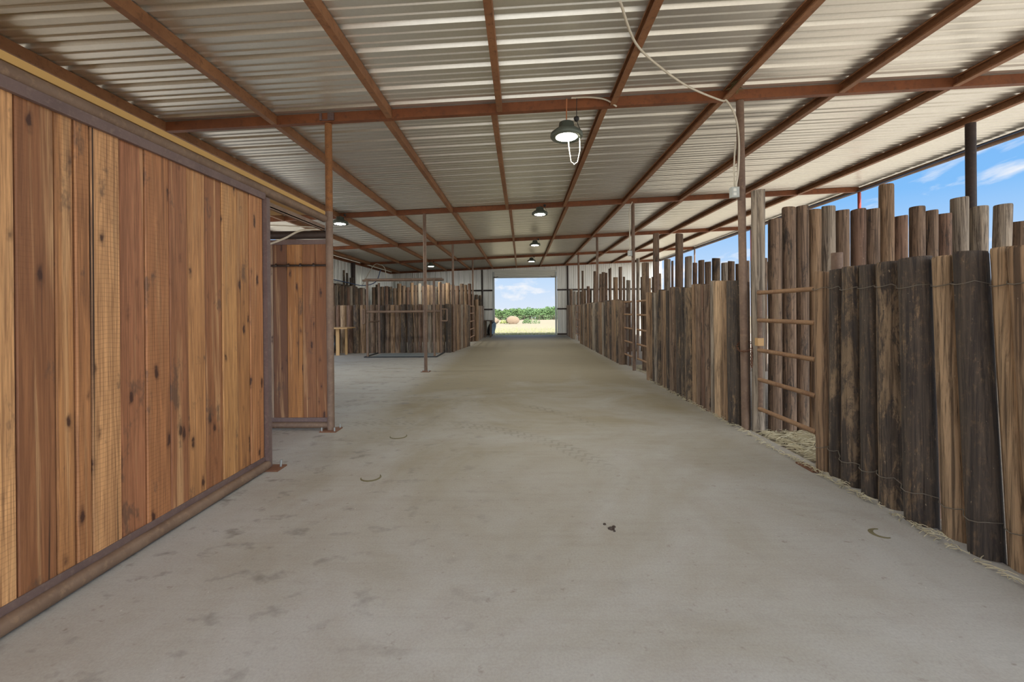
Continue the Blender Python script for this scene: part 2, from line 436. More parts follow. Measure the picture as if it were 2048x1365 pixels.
# ------------------------------------------------------------------ roof steel
ORD = ['zeroth','first','second','third','fourth','fifth','sixth','seventh','eighth','ninth','tenth','eleventh','twelfth','thirteenth','fourteenth',
       'fifteenth','sixteenth','seventeenth','eighteenth','nineteenth','twentieth','twenty-first','twenty-second','twenty-third','twenty-fourth','twenty-fifth',
       'twenty-sixth','twenty-seventh','twenty-eighth','twenty-ninth','thirtieth','thirty-first','thirty-second']
beam_lab = ['rust brown steel roof beam nearest the camera, spanning both big front posts', 'rust brown roof beam crossing second in line behind the nearest lamp',
            'rust brown roof beam crossing third from the camera', 'rust brown roof beam crossing fourth, last before the end wall', 'dark roof beam along the top of the far end wall']
TW = .005
for i, y in enumerate(BY):
    m = MB()
    sh = lambda t: zb(t)
    w_ = .062
    prof = [(y-w_/2, 0), (y+w_/2, 0), (y+w_/2, .014), (y+w_/2-TW, .014), (y+w_/2-TW, TW), (y-w_/2+TW, TW), (y-w_/2+TW, PD-TW), (y+w_/2-TW, PD-TW), (y+w_/2-TW, PD-.014), (y+w_/2, PD-.014), (y+w_/2, PD), (y-w_/2, PD)]
    m.prism(prof, 'x', XL+.03, XE-.03, shear=sh)
    tag(m.build('roof_beam', M['beam'], origin=(0, y, zb(0))), beam_lab[i], 'roof beam', 'rusty roof beams')
PX = {k: -.235+(k-4)*1.219 for k in range(-1, 10)}
adj = {1: -.05, 2: -.025, 3: .03, 4: .015, 5: .016, 8: -.03}
rnd = random.Random(3)
bays = [(-2.55, BY[0]-.036)]+[(BY[i]+.036, BY[i+1]-.036) for i in range(4)]
bay_lab = ['in the roof bay nearest the camera', 'between the first and second roof beams', 'between the second and third roof beams', 'between the third and fourth roof beams', 'in the last bay before the end wall']
pw = .06
for b, (y0, y1) in enumerate(bays):
    ks = list(range(1, 10)) if b == 0 else list(range(-1, 10))
    for j, k in enumerate(ks):
        x = PX[k]+(adj.get(k, 0) if b == 0 else (-.035 if b == 1 else 0)+rnd.uniform(-.02, .02))
        z = zb(x)
        # open side of the channel faces the left wall, so the web faces right
        c = [(x+pw/2, z), (x+pw/2, z+PD), (x-pw/2, z+PD), (x-pw/2, z+PD-.016), (x-pw/2+TW, z+PD-.016), (x-pw/2+TW, z+PD-TW), (x+pw/2-TW, z+PD-TW), (x+pw/2-TW, z+TW), (x-pw/2+TW, z+TW), (x-pw/2+TW, z+.016), (x-pw/2, z+.016), (x-pw/2, z)]
        m = MB(); m.prism(c, 'y', y0, y1)
        o = m.build('roof_purlin', M['purlin'], origin=(x, y0, z))
        tag(o, 'rusty channel roof purlin, %s from the left %s' % (ORD[j+1], bay_lab[b]), 'roof purlin', 'roof purlins')
m = MB(); zz = zb(XE)+.04
m.tube([(XE, -2.5, zz), (XE, 21.6, zz)], .05, 12)
tag(m.build('eave_pipe', M['pipe']), 'long dark pipe along the open right edge of the roof', 'eave pipe')
m = MB(); m.tube([(XE-.075, 3+t*.5, zz-.02-.025*math.sin(t*.7)) for t in range(0, 38)], .012, 6)
tag(m.build('hose', M['bluehose']), 'thin blue hose run along the right eave pipe', 'hose')

def post(x, y, r, ztop, mat, label, lean=(0, 0), plate=True, z0=0.0, top_rust=None):
    t = empty('pipe_post', (x, y, z0)); tag(t, label, 'post', 'steel pipe posts')
    m = MB(); xt, yt = x+lean[0], y+lean[1]
    zm = z0+.012 if plate else z0
    if top_rust:
        zr = top_rust; k = (zr-z0)/(ztop-z0)
        xm, ym = x+lean[0]*k, y+lean[1]*k
        m.tube([(x, y, zm), (xm, ym, zr)], r, 20); m.build('shaft', mat, t)
        m = MB(); m.tube([(xm, ym, zr), (xt, yt, ztop)], r, 20); o = m.build('upper_shaft', M['rust'], t); o['label'] = 'upper shaft pitted with orange rust'
    else:
        m.tube([(x, y, zm), (xt, yt, ztop)], r, 20); m.build('shaft', mat, t)
    if plate:
        m = MB(); m.box((x-.09, y-.09, z0), (x+.09, y+.09, z0+.012)); bp = m.build('base_plate', M['plate'], t)
        for sx, sy in ((-1,-1), (1,-1), (1,1)):
            m = MB(); m.tube([(x+sx*.07, y+sy*.07, z0+.012), (x+sx*.07, y+sy*.07, z0+.05)], .008, 6); m.build('anchor_bolt', M['bolt'], bp)
    return t
post(-2.12, 4.60, .038, zb(-2.1)-.004-.0, M['pipe'], 'rusty pipe post at the far corner of the plank stall, orange with rust on top', top_rust=2.42)
m = MB(); m.box((-2.19, 4.535, zb(-2.1)+.012), (-2.165, 4.549, zb(-2.1)+.09)); m.box((-2.10, 4.535, zb(-2.1)+.012), (-2.03, 4.549, zb(-2.1)+.09)); m.box((-2.19, 4.545, zb(-2.1)+.012), (-2.03, 4.5505, zb(-2.1)+.022))
tag(m.build('beam_bracket', M['angle']), 'grey steel bracket on the first beam above the stall corner post', 'bracket')
post(-2.07, 8.98, .036, zb(-2.07)-.005, M['pipe'], 'bare pipe post standing alone on the concrete left of the aisle')
post(-2.15, 13.16, .036, zb(-2.15)-.005, M['pipe'], 'pipe post rising behind the left log fence corner', plate=False)
post(-2.02, 17.41, .036, zb(-2.02)-.005, M['pipe'], 'pipe post at the left ladder gate near the end wall', plate=False)
post(2.41, 4.60, .039, zb(2.4)-.005, M['pipe'], 'big pipe post with outlet box by the nearest right gate', lean=(-.03, 0), plate=False)
post(2.38, 8.98, .036, zb(2.4)-.005, M['pipe'], 'pipe post with outlet box by the second right gate', plate=False)
post(2.37, 13.15, .036, zb(2.37)-.005, M['pipe'], 'pipe post rising above the third right fence', plate=False)
post(2.36, 17.4, .036, zb(2.37)-.005, M['pipe'], 'farthest right pipe post, at the gate before the end wall', plate=False)
post(-2.03, 21.66, .045, zb(-2.03)-.01, M['dark'], 'dark pipe post against the end wall left of the doorway', plate=False)
post(2.38, 21.66, .045, zb(2.38)-.01, M['dark'], 'dark pipe post against the end wall right of the doorway', plate=False)
post(-6.62, 16.4, .08, zb(-6.62)-.01, M['dark'], 'dark square-looking post against the left corrugated wall', plate=False)
post(5.0, 4.78, .045, 3.34, M['dark'], 'tall grey pipe post with a free top at the open right side', plate=False, z0=-.02)
for i, (y, mt, lb) in enumerate(((9.0, M['redpipe'], 'red primed eave post, nearest under the right roof edge'), (13.16, M['redpipe'], 'reddish eave post seen right of the big front post'), (17.41, M['pipe'], 'slim eave post, farthest under the right roof edge'))):
    post(XE, y, .03, zb(XE)-.012, mt, lb, plate=False, z0=-.02)

def girt(name, a, b, label, mat='dark'):
    m = MB(); m.box(a, b); tag(m.build(name, M[mat]), label, 'wall girt', 'end wall girts')
for (z0, z1, lb) in ((2.28, 2.36, 'upper'), (1.3, 1.375, 'middle'), (0.0, .075, 'bottom')):
    girt('wall_girt', (DX1+.06, WALLY-.06, z0), (2.33, WALLY-.005, z1), lb+' dark steel girt on the end wall just right of the doorway')
    girt('wall_girt', (-1.98, WALLY-.06, z0), (DX0-.06, WALLY-.005, z1), lb+' dark steel girt on the end wall just left of the doorway')
girt('wall_girt', (2.43, WALLY-.06, 2.28), (XE, WALLY-.005, 2.36), 'long dark girt on the right end wall behind the logs')
girt('wall_girt', (XL+.1, WALLY-.06, 2.28), (-2.08, WALLY-.005, 2.36), 'long dark girt on the left end wall behind the logs')
girt('wall_girt', (XL+.005, 13.35, 2.24), (XL+.06, 16.3, 2.32), 'dark girt along the left corrugated wall')
girt('wall_girt', (XL+.005, 13.35, zb(XL)-.02), (XL+.05, 21.5, zb(XL)+.07), 'brown girt along the top of the left corrugated wall', 'beam')

# ------------------------------------------------------------------ plank stall on the left
def bcol(c, s): return (*[min(1, v*1.42) for v in lin(c)], s)
stall = tag(empty('plank_stall_wall', (-2.16, 1.2, 0)), 'long stall wall of honey brown upright planks in a rusty steel frame', 'stall wall')
E_ = [-.96, -.81, -.66, -.52, -.37, -.22, -.08, .07, .22, .37, .52, .68, .84, 1.0, 1.17, 1.31, 1.46, 1.60, 1.743, 1.895, 1.98, 2.053, 2.208, 2.359, 2.52, 2.662, 2.817, 2.976, 3.13, 3.282, 3.45]
CC = [(170,120,78),(186,134,86),(160,110,70),(178,126,80),(150,102,66),(190,140,92),(168,116,74),(158,108,70),(182,130,84),(172,122,78),(146,100,66),(186,136,88),(166,116,74),(186,134,86),(170,116,72),(192,142,92),(180,128,82),(200,152,102),(132,88,56),(172,122,76),(162,112,70),(196,148,100),(156,104,72),(164,112,72),(146,98,66),(182,132,84),(142,94,60),(184,136,84),(164,116,70),(168,116,74)]
m = MB(); rr = random.Random(5)
for (a, b), c in zip(zip(E_[:-1], E_[1:]), CC):
    dx = rr.uniform(-.004, .004); gp = rr.uniform(.0015, .004)
    m.prism([(a+gp, -2.185), (b-gp, -2.185), (b-gp, -2.158+dx-.003), (b-gp-.004, -2.155+dx), (a+gp+.004, -2.155+dx), (a+gp, -2.158+dx-.003)], 'z', .06, 2.30, bcol(c, rr.random()))
m.v = [(q[1], q[0], q[2]) for q in m.v]; m.f = [f[::-1] for f in m.f]
m.build('planks', M['plank'], stall)
m = MB(); m.tube([(-2.136, -.96, .04), (-2.136, 3.46, .04)], .036, 16); m.build('bottom_pipe', M['pipe'], stall)
m = MB(); m.box((-2.154, -.96, .06), (-2.148, 3.46, .112)); m.box((-2.19, -.96, .05), (-2.148, 3.46, .06)); m.build('bottom_angle', M['angle'], stall)
m = MB(); m.box((-2.154, -.96, 2.255), (-2.13, 3.46, 2.308)); m.build('top_angle', M['angle'], stall)
m = MB(); m.tube([(-2.165, -.96, 2.337), (-2.16, 4.56, 2.337)], .04, 16); m.build('top_pipe', M['pipe'], stall)
m = MB(); m.box((-2.175, 3.455, .012), (-2.12, 3.505, 2.275)); m.build('end_upright', M['angle'], stall)
m = MB(); m.box((-2.2, 3.41, 0), (-2.02, 3.55, .012)); bp = m.build('base_plate', M['plate'], stall)
m = MB(); m.tube([(-2.045, 3.50, .012), (-2.04, 3.50, .07)], .009, 8); m.build('anchor_bolt', M['bolt'], bp)
m = MB(); m.box((-2.2, 3.515, 2.215), (-2.15, 4.56, 2.225)); m.box((-2.155, 3.515, 2.205), (-2.15, 4.56, 2.26)); m.build('header_angle', M['pipe'], stall)
pl = MB(); pl.box((-5.6, -.96, 2.379), (-2.18, 4.55, 2.397)); o = pl.build('plywood_ceiling', M['ply'])
tag(o, 'tan plywood sheet laid over the plank stall as its ceiling', 'plywood')
pl = MB(); pl.box((-2.179, -.96, 2.378), (-2.145, 4.56, 2.416)); o = pl.build('edge_board', M['ply'])
tag(o, 'yellow edge board lying on the stall top pipe', 'board')

fw = tag(empty('plank_cross_wall', (-2.17, 4.66, 0)), 'dark varnished plank wall closing the far end of the stall opening', 'plank wall')
e2 = [-4.5, -4.33, -4.17, -4.0, -3.83, -3.66, -3.49, -3.31, -3.15, -2.98, -2.832, -2.789, -2.629, -2.456, -2.308, -2.172]
c2 = [(130,80,48)]*9+[(110,72,46), (150,132,112), (96,64,42), (164,112,58), (132,88,54), (126,82,48)]
m = MB()
for (a, b), c in zip(zip(e2[:-1], e2[1:]), c2):
    m.prism([(a+.002, 4.70), (a+.002, 4.655), (b-.002, 4.655), (b-.002, 4.70)], 'z', .09, 2.10, bcol(c, rr.random()))
m.build('planks', M['plank'], fw)
m = MB(); m.tube([(-4.5, 4.66, .045), (-2.165, 4.66, .045)], .038, 14); m.build('bottom_pipe', M['pipe'], fw)
m = MB(); m.box((-4.5, 4.645, .084), (-2.165, 4.653, .13)); m.build('bottom_angle', M['angle'], fw)
m = MB(); m.box((-4.5, 4.645, 2.07), (-2.175, 4.653, 2.125)); m.build('top_angle', M['angle'], fw)
m = MB(); m.tube([(-4.5, 4.67, 2.18), (-2.165, 4.67, 2.18)], .045, 14); m.build('top_pipe', M['dark'], fw)
hk = tag(empty('hook_rail', (-2.45, 4.6, 1.83)), 'thin rusty hanging rail with four pegs across the dark plank wall', 'hook rail')
m = MB(); m.tube([(-3.2, 4.61, 1.83), (-2.165, 4.61, 1.83)], .011, 8); m.build('rail', M['dark'], hk)
for x in (-2.72, -2.58, -2.445, -2.3):
    m = MB(); m.tube([(x-.02, 4.63, 1.845), (x, 4.6, 1.843), (x+.05, 4.50, 1.815)], .012, 8); m.build('peg', M['dark'], hk)

def cable(name, pts, r, mat, label, cat='cable', sub=6):
    # smooth curve through the points
    P = [Vector(p) for p in pts]; out = []
    for i in range(len(P)-1):
        p0, p1, p2, p3 = P[max(i-1,0)], P[i], P[i+1], P[min(i+2, len(P)-1)]
        for k in range(sub):
            t = k/sub
            out.append(.5*((2*p1)+(p2-p0)*t+(2*p0-5*p1+4*p2-p3)*t*t+(3*p1-p0-3*p2+p3)*t**3))
    out.append(P[-1]); m = MB(); m.tube(out, r, 7)
    return tag(m.build(name, mat), label, cat)
cable('cable', [(-2.85, 4.2, 2.0), (-2.7, 4.35, 2.02), (-2.55, 4.45, 2.10), (-2.4, 4.52, 2.2), (-2.2, 4.56, 2.22)], .011, M['cable'], 'white cable looping through the top of the stall opening')
cable('cable', [(-2.9, 4.1, 2.17), (-2.65, 4.3, 2.22), (-2.4, 4.46, 2.235), (-2.22, 4.5, 2.23)], .006, M['cable'], 'thinner grey cable above the looping one in the stall opening')

# ------------------------------------------------------------------ logs
HUE = {'tar': ((140,116,88), .52), 'dark': ((142,120,94), .40), 'brown': ((136,112,91), .20), 'tan': ((188,158,124), .0), 'grey': ((166,152,134), .04), 'red': ((132,103,84), .17), 'warm': ((158,128,98), .09)}
WORD = {'tar': 'black tarred', 'dark': 'dark brown tar-stained', 'brown': 'brown', 'tan': 'pale tan', 'grey': 'grey weathered', 'red': 'reddish brown', 'warm': 'light brown'}
cnt = [0]
def log(x0, y0, x1, y1, z0, z1, r, hue, label, group, fineness=0, name='fence_log', broken=False):
    cnt[0] += 1; sd = cnt[0]*7.31
    n, k = ((30, 34) if fineness == 2 else (18, 14) if fineness == 1 else (12, 8))
    ll = random.Random(cnt[0]); tilt = ll.uniform(-.12, .12); ta = ll.uniform(0, 2*PI)
    vs = []; H = z1-z0; taper = ll.uniform(-.05, .05)
    amp = .05 if fineness == 2 else .07
    dent = ll.uniform(0, 2*PI); dd = ll.uniform(0, .10)
    for i in range(k+1):
        t = i/k
        rr_ = r*(1-.05+taper*(t-.5))
        for j in range(n):
            a = 2*PI*j/n
            q = Vector((math.cos(a)*1.6, math.sin(a)*1.6, t*H*.9+sd))
            q2 = Vector((math.cos(a)*5, math.sin(a)*5, t*H*1.2+sd))
            f = 1+amp*noise.noise(q)*1.0+.035*noise.noise(q2)-dd*max(0, math.cos(a-dent))**4
            f = min(f, 1.06)
            if i == k: f *= .95
            zt = t*H
            if i >= k-1: zt += (tilt*r*math.cos(a-ta) if i == k else tilt*r*math.cos(a-ta)-.012+H/k)
            if broken and i == k: zt += .10*noise.noise(Vector((math.cos(a)*2, math.sin(a)*2, sd)))
            vs.append((rr_*f*math.cos(a), rr_*f*math.sin(a), zt))
    for idx, (vx, vy, vz) in enumerate(vs):
        t = max(0, min(1.02, vz/H)); vs[idx] = (vx+(x1-x0)*t, vy+(y1-y0)*t, vz)
    fs = [(i*n+j, i*n+(j+1) % n, (i+1)*n+(j+1) % n, (i+1)*n+j) for i in range(k) for j in range(n)]
    me_ = MB(); me_.add(vs, fs, None, True)
    me_.add(vs[-n:], [tuple(range(n))], None, False)
    o = me_.build(name, M['log']); o.location = (x0, y0, z0)
    c, al = HUE[hue]; v = ll.uniform(.88, 1.12)
    o.color = (*[min(1, q*v) for q in lin(c)], max(0, min(1, al+ll.uniform(-.05, .05))))
    tag(o, label, 'fence log', group)
    return o
ZG = -.02
# nearest right fence
A = [(3.458,3.466,'warm'),(3.329,3.306,'dark'),(3.168,3.141,'dark'),(2.993,2.992,'tar'),(2.831,2.837,'dark'),(2.625,2.654,"tar"),(2.447,2.492,"tan"),(2.278,2.345,'tar'),(2.141,2.215,'tan'),(2.0,2.085,'warm'),(1.86,1.93,'dark'),(1.70,1.75,'warm'),(1.54,1.58,'tar'),(1.38,1.41,'tan'),(1.22,1.24,'dark')]
XA = 2.445; apos = []
for i, (yb, yt, h) in enumerate(A):
    prev = A[i-1][0] if i else yb+.14; nxt = A[i+1][0] if i+1 < len(A) else yb-.14
    r = min(.086, .49*min(prev-yb, yb-nxt)/1.0) if i not in (5, 7) else .084
    r = min(r, .49*min(prev-yb, yb-nxt)+.006)
    apos.append((yb, yt, r))
XO = [0, .01, 0, .012, 0, -.012, .045, 0, .055, 0, .03, 0, .01, 0, .02]
for i, ((yb, yt, h), (_, _, r)) in enumerate(zip(A, apos)):
    log(XA+XO[i], yb, XA+XO[i], yt, ZG, 1.605+.006*(i % 3), r, h,
        '%s upright log, %s from the gate in the nearest right fence' % (WORD[h], ORD[i+1]), 'nearest right fence logs', 2)
log(2.60, 2.735, 2.60, 2.74, ZG, 1.43, .045, 'red', 'narrow reddish log wedged low behind the nearest right fence', 'nearest right fence logs', 1)
# wires wrapped around that fence
def wrap(name, zf, label):
    pts = []
    for i, (yb, yt, r) in enumerate(apos):
        z = zf(i); t = z/1.6; y = yb+(yt-yb)*t; xc = XA+XO[i]
        for a in (-55, -30, 0, 30, 55):
            aa = math.radians(a)
            pts.append((xc-(r*1.06+.005)*math.cos(aa), y-(r*1.05+.004)*math.sin(aa)*.9, z-.02*math.cos(aa*1.5)+.008*math.sin(i*2.1)))
    m = MB(); m.tube(pts, .0028, 5); return tag(m.build(name, M['wire']), label, 'wire', 'fence wires')
wrap('fence_wire', lambda i: 1.475-.004*i, 'thin wire wrapped near the top of the nearest right fence')
wrap('fence_wire', lambda i: .20+.012*math.sin(i*1.7), 'thin wire wrapped near the foot of the nearest right fence')

B = [4.714,4.937,5.061,5.267,5.371,5.514,5.633,5.774,5.906,6.133,6.282,6.487,6.732,6.889,7.077,7.176,7.368,7.504,7.626,7.95]
HB = ['tar','warm','tan','grey','brown','red','brown','warm','dark','dark','tar','brown','tar','warm','brown','dark','grey','dark','warm']
for i in range(19):
    yc = (B[i]+B[i+1])/2; r = min(.49*(B[i+1]-B[i])/1.0, .115)*.985
    x = 2.42-(yc-4.7)*.012+(.02 if r > .08 else 0)
    log(x, yc, x, yc+.01*((i*7) % 3-1)*.5, ZG, 1.64-.012*i*.16+.012*((i*5) % 4-1.5), r, HB[i],
        '%s upright log, %s past the big post in the second right fence' % (WORD[HB[i]], ORD[i+1]), 'second right fence logs', 1)
seqC = ['brown','dark','warm','brown','tar','brown','dark','tar','grey','warm','brown','tar','dark','brown','grey','dark','brown','tar','warm','brown','dark','brown','grey','brown','dark','warm']
NC = 26
for i in range(NC):
    yc = 10.02+i*.243
    if abs(yc-13.15) < .15: continue
    x = 2.40-(yc-10)*.012
    log(x, yc, x, yc, ZG, 1.53-.0016*i+.015*((i*5) % 4-1.5), .117, seqC[i],
        '%s upright log, %s from the near end of the third right fence' % (WORD[seqC[i]], ORD[i+1]), 'third right fence logs', 0)
for i in range(11):
    yc = 18.45+i*.24; h = ['grey','warm','brown','warm'][i % 4]
    log(2.33, yc, 2.33, yc, ZG, 1.5, .115, h, '%s upright log, %s in the short right fence before the end wall' % (WORD[h], ORD[i+1]), 'last right fence logs', 0)
# cross fence behind the nearest gate
D1 = [(2.514,2.531,2.568,'grey'),(2.687,2.707,2.258,'brown'),(2.834,2.854,2.377,'brown'),(2.98,2.995,2.391,'brown'),(3.11,3.125,2.352,'warm'),(3.261,3.271,2.387,'grey'),(3.396,3.411,2.343,'brown'),(3.562,3.577,2.346,'red'),(3.707,3.722,2.349,'brown'),(3.852,3.869,2.605,'warm'),(3.997,4.016,2.271,'red'),(4.177,4.192,2.368,'brown'),(4.316,4.331,2.324,'brown'),(4.45,4.469,2.291,'red'),(4.609,4.63,2.457,'grey'),(4.799,4.829,2.354,'grey'),(4.983,5.079,2.376,'grey'),(5.177,5.256,2.201,'brown'),(5.4,5.42,2.3,'brown'),(5.6,5.6,2.35,'brown'),(5.77,5.77,2.4,'grey'),(5.94,5.94,2.3,'brown'),(6.11,6.11,2.36,'red'),(6.28,6.28,2.42,'brown'),(6.45,6.45,2.3,'grey'),(6.62,6.62,2.35,'brown'),(6.79,6.79,2.38,'brown')]
for i, (xb, xt, z, h) in enumerate(D1):
    gap = min(xb-(D1[i-1][0] if i else xb-.15), (D1[i+1][0] if i+1 < len(D1) else xb+.15)-xb)
    r = min(.485*gap, .074) if i else .068
    tall = 'tall ' if z > 2.45 else ''
    log(xb, 4.54, xt, 4.54, ZG, z, r, h, '%s%s upright log, %s from the aisle in the nearest cross fence' % (tall, WORD[h], ORD[i+1]), 'nearest cross fence logs', 1)
D2 = [(2.622,2.626,2.284,.083,'brown'),(2.837,2.854,2.902,.067,'brown'),(3.065,3.088,2.354,.070,'grey'),(3.178,3.191,2.321,.026,'red'),(3.30,3.345,2.885,.083,'brown'),(3.48,3.53,2.403,.075,'grey'),(3.635,3.665,2.273,.050,'red'),(3.775,3.80,2.325,.066,'brown'),(3.92,3.935,2.291,.065,'brown'),(4.09,4.105,2.364,.085,'dark'),(4.265,4.282,2.265,.068,'grey'),(4.41,4.42,2.296,.066,'brown'),(4.565,4.575,2.241,.066,'brown'),(4.73,4.73,2.3,.07,'brown'),(4.9,4.9,2.3,.07,'grey'),(5.08,5.1,2.35,.07,'brown'),(5.25,5.25,2.28,.07,'brown'),(5.43,5.43,2.3,.07,'brown')]
for i, (xb, xt, z, r, h) in enumerate(D2):
    tall = 'tall ' if z > 2.45 else ''
    log(xb, 8.95, xt, 8.95, ZG, z, r, h, '%s%s upright log, %s from the aisle in the second cross fence' % (tall, WORD[h], ORD[i+1]), 'second cross fence logs', 0)
D3 = [(2.54,2.57,2.46,.062,'brown'),(2.655,2.66,2.443,.036,'red'),(2.76,2.77,2.583,.05,'brown'),(2.925,2.945,2.299,.075,'warm'),(3.085,3.095,2.626,.06,'brown'),(3.194,3.206,2.312,.04,'brown'),(3.32,3.34,2.201,.07,'grey'),(3.455,3.50,2.325,.055,'brown'),(3.613,3.645,2.885,.055,'grey'),(3.78,3.78,2.3,.07,'brown'),(3.969,3.981,2.257,.06,'warm'),(4.13,4.13,2.3,.07,'brown'),(4.3,4.3,2.4,.07,'brown')]
for i, (xb, xt, z, r, h) in enumerate(D3):
    log(xb, 13.2, xt, 13.2, ZG, z, r, h, '%s upright log, %s from the aisle in the third cross fence' % (WORD[h], ORD[i+1]), 'third cross fence logs', 0, broken=(i == 2))
D4 = [(2.535,2.532,2.899,.046,'brown'),(2.741,2.764,2.255,.07,'red'),(2.988,3.047,2.872,.066,'brown'),(3.235,3.273,2.766,.06,'brown'),(3.45,3.45,2.3,.07,'brown'),(2.64,2.64,2.1,.045,'warm'),(2.87,2.87,2.1,.05,'dark'),(3.12,3.12,2.15,.05,'brown')]
for i, (xb, xt, z, r, h) in enumerate(D4):
    log(xb, 17.45+(0 if i < 5 else .14), xt, 17.45+(0 if i < 5 else .14), ZG, z, r, h, '%s log, %s from the aisle in the fourth cross fence, %s row' % (WORD[h], ORD[i+1 if i < 5 else i-4], 'front' if i < 5 else 'low back'), 'fourth cross fence logs', 0)
D5 = [(2.50,2.314,.085,'brown'),(2.69,2.211,.066,'grey'),(2.85,2.184,.06,'dark'),(3.02,2.2,.07,'brown'),(3.2,2.25,.07,'grey')]
for i, (xb, z, r, h) in enumerate(D5):
    log(xb, 21.3, xb, 21.3, ZG, z, r, h, '%s log against the right end wall, %s from the doorway' % (WORD[h], ORD[i+1]), 'right end wall logs', 0)
# left side: front row behind the stocks
L = [(-6.46,.085,'brown'),(-6.26,.085,'brown'),(-6.07,.085,'red'),(-5.9,.07,'brown'),(-5.755,.06,'red'),(-5.6,.088,'tan'),(-5.4,.095,'red'),(-5.195,.095,'dark'),(-4.995,.085,'warm'),(-4.845,.055,'grey'),(-4.64,.08,'brown'),(-4.51,.04,'brown'),(-4.285,.095,'tar'),(-4.115,.07,'brown'),(-3.968,.07,'warm'),(-3.81,.076,'brown'),(-3.635,.088,'dark'),(-3.44,.095,'dark'),(-3.275,.065,'brown'),(-3.15,.055,'red'),(-2.98,.075,'brown'),(-2.835,.065,'grey'),(-2.71,.05,'brown'),(-2.575,.068,'warm'),(-2.43,.068,'dark'),(-2.27,.086,'tar')]
def pack(items, x0, x1):
    tot = sum(2*q for q in items); k = (x1-x0)/tot; out = []; x = x0
    for q in items: out.append((x+q*k, q*k*.985)); x += 2*q*k
    return out
LP_ = pack([q[1] for q in L], -6.55, -2.185)
for i, (x, r, h) in enumerate(L):
    x, r = LP_[i]
    log(x, 13.05, x, 13.05, 0, 1.50+.02*((i*5) % 3-1)*.6, r, h, '%s log, %s from the left in the low row behind the pipe stocks' % (WORD[h], ORD[i+1]), 'low left row logs', 0)
for i in range(9):
    yc = 13.31+i*.245; h = ['warm','brown','warm','brown','grey','brown','warm','brown','dark'][i]; x = -2.24+i*.03
    log(x, yc, x, yc, 0, 1.50, .118, h, '%s log, %s along the aisle from the left fence corner' % (WORD[h], ORD[i+1]), 'left aisle fence logs', 0)
for i in range(12):
    yc = 17.75+i*.235; h = ['warm','brown','grey','brown'][i % 4]
    log(-1.93, yc, -1.93, yc, 0, 1.5+(.25 if i == 0 else 0), .112, h, '%s log, %s in the left aisle fence beyond the ladder gate' % (WORD[h], ORD[i+1]), 'far left fence logs', 0)
BL = [(-6.48,2.308),(-6.256,2.41),(-6.067,2.324),(-5.85,2.343),(-5.667,2.32),(-5.499,2.256),(-5.33,2.442),(-5.17,2.36),(-5.0,2.293),(-4.802,2.479),(-4.6,2.372),(-4.403,2.433),(-4.173,2.326),(-3.95,2.386),(-3.753,2.363),(-3.6,2.3),(-3.44,2.485),(-3.22,2.42),(-3.0,2.46),(-2.832,2.375),(-2.67,2.331),(-2.505,2.413),(-2.345,2.37),(-2.19,2.41)]
hb = ['brown','dark','brown','red','dark','brown','warm','brown','red','warm','brown','grey','brown','warm','brown','dark','warm','brown','warm','brown','red','brown','warm','red']
wr = random.Random(21)
BP_ = pack([wr.uniform(.075, .105) for _ in BL], -6.26, -2.08)
for i, (x, z) in enumerate(BL):
    x, r = BP_[i]
    log(x, 17.45, x, 17.45, 0, z, r, hb[i], '%s log, %s from the left in the tall row beyond the stocks' % (WORD[hb[i]], ORD[i+1]), 'tall left row logs', 0)
LW = [(13.5,2.2),(13.75,2.25),(14.0,2.27),(14.25,2.2),(14.5,2.28),(14.75,2.21),(15.0,2.23),(15.25,2.2),(15.5,2.25),(15.75,2.31),(16.0,2.25),(16.25,2.2),(16.5,2.22),(16.75,2.25),(17.0,2.2)]
for i, (y, z) in enumerate(LW):
    h = ['brown','dark','red','grey','dark'][i % 5]
    log(-6.40, y, -6.40, y, 0, z, .11, h, '%s log, %s along the left wall row beyond the low row' % (WORD[h], ORD[i+1]), 'left wall logs', 0)
for i, (y, z) in enumerate(((14.12,2.83),(14.38,2.85),(15.38,2.83),(15.66,2.75),(16.0,2.6),(16.2,2.62))):
    log(-6.56, y, -6.56, y, 0, z, .04, 'dark', 'thin dark pole standing tall against the left wall, %s of six' % ORD[i+1], 'thin wall poles', 0, name='thin_pole')
for i, x in enumerate((-2.75,-2.55,-2.35,-2.15)):
    log(x+.05, 21.3, x+.05, 21.3, 0, 2.15-.03*i, .085, 'dark' if i % 2 else 'brown', '%s log leaning at the left end wall, %s from the left' % ('dark' if i % 2 else 'brown', ORD[i+1]), 'left end wall logs', 0)

# ------------------------------------------------------------------ gates and hinge stubs
def gate(y0, y1, x, zs, label, r=.02, chain=False, mat='gate'):
    t = tag(empty('pipe_gate', (x, (y0+y1)/2, 0)), label, 'gate', 'rusty pipe gates')
    for y in (y0, y1):
        m = MB(); m.tube([(x, y, zs[0]-.03), (x, y, zs[-1]+.03)], .024, 10); m.build('upright', M['pipe'], t)
    for z in zs:
        m = MB(); m.tube([(x-.012, y0, z), (x-.012, y1, z)], r, 10); m.build('rail', M[mat], t)
    return t
ZS = [.265, .57, .875, 1.185, 1.47]
gate(3.575, 4.425, 2.475, ZS, 'nearest pipe gate of five rungs, chained to the big right post', .021)
gate(8.13, 8.90, 2.44, ZS, 'near half of the ladder gates at the second right post')
farg = gate(9.10, 9.84, 2.41, ZS, 'far half of the ladder gates at the second right post')
gate(16.42, 17.28, 2.38, ZS, 'near half of the ladder gates at the farthest right post')
gate(17.52, 18.28, 2.37, ZS, 'far half of the ladder gates at the farthest right post')
gate(15.55, 17.28, -1.96, ZS, 'near left ladder gate by the far left pipe post')
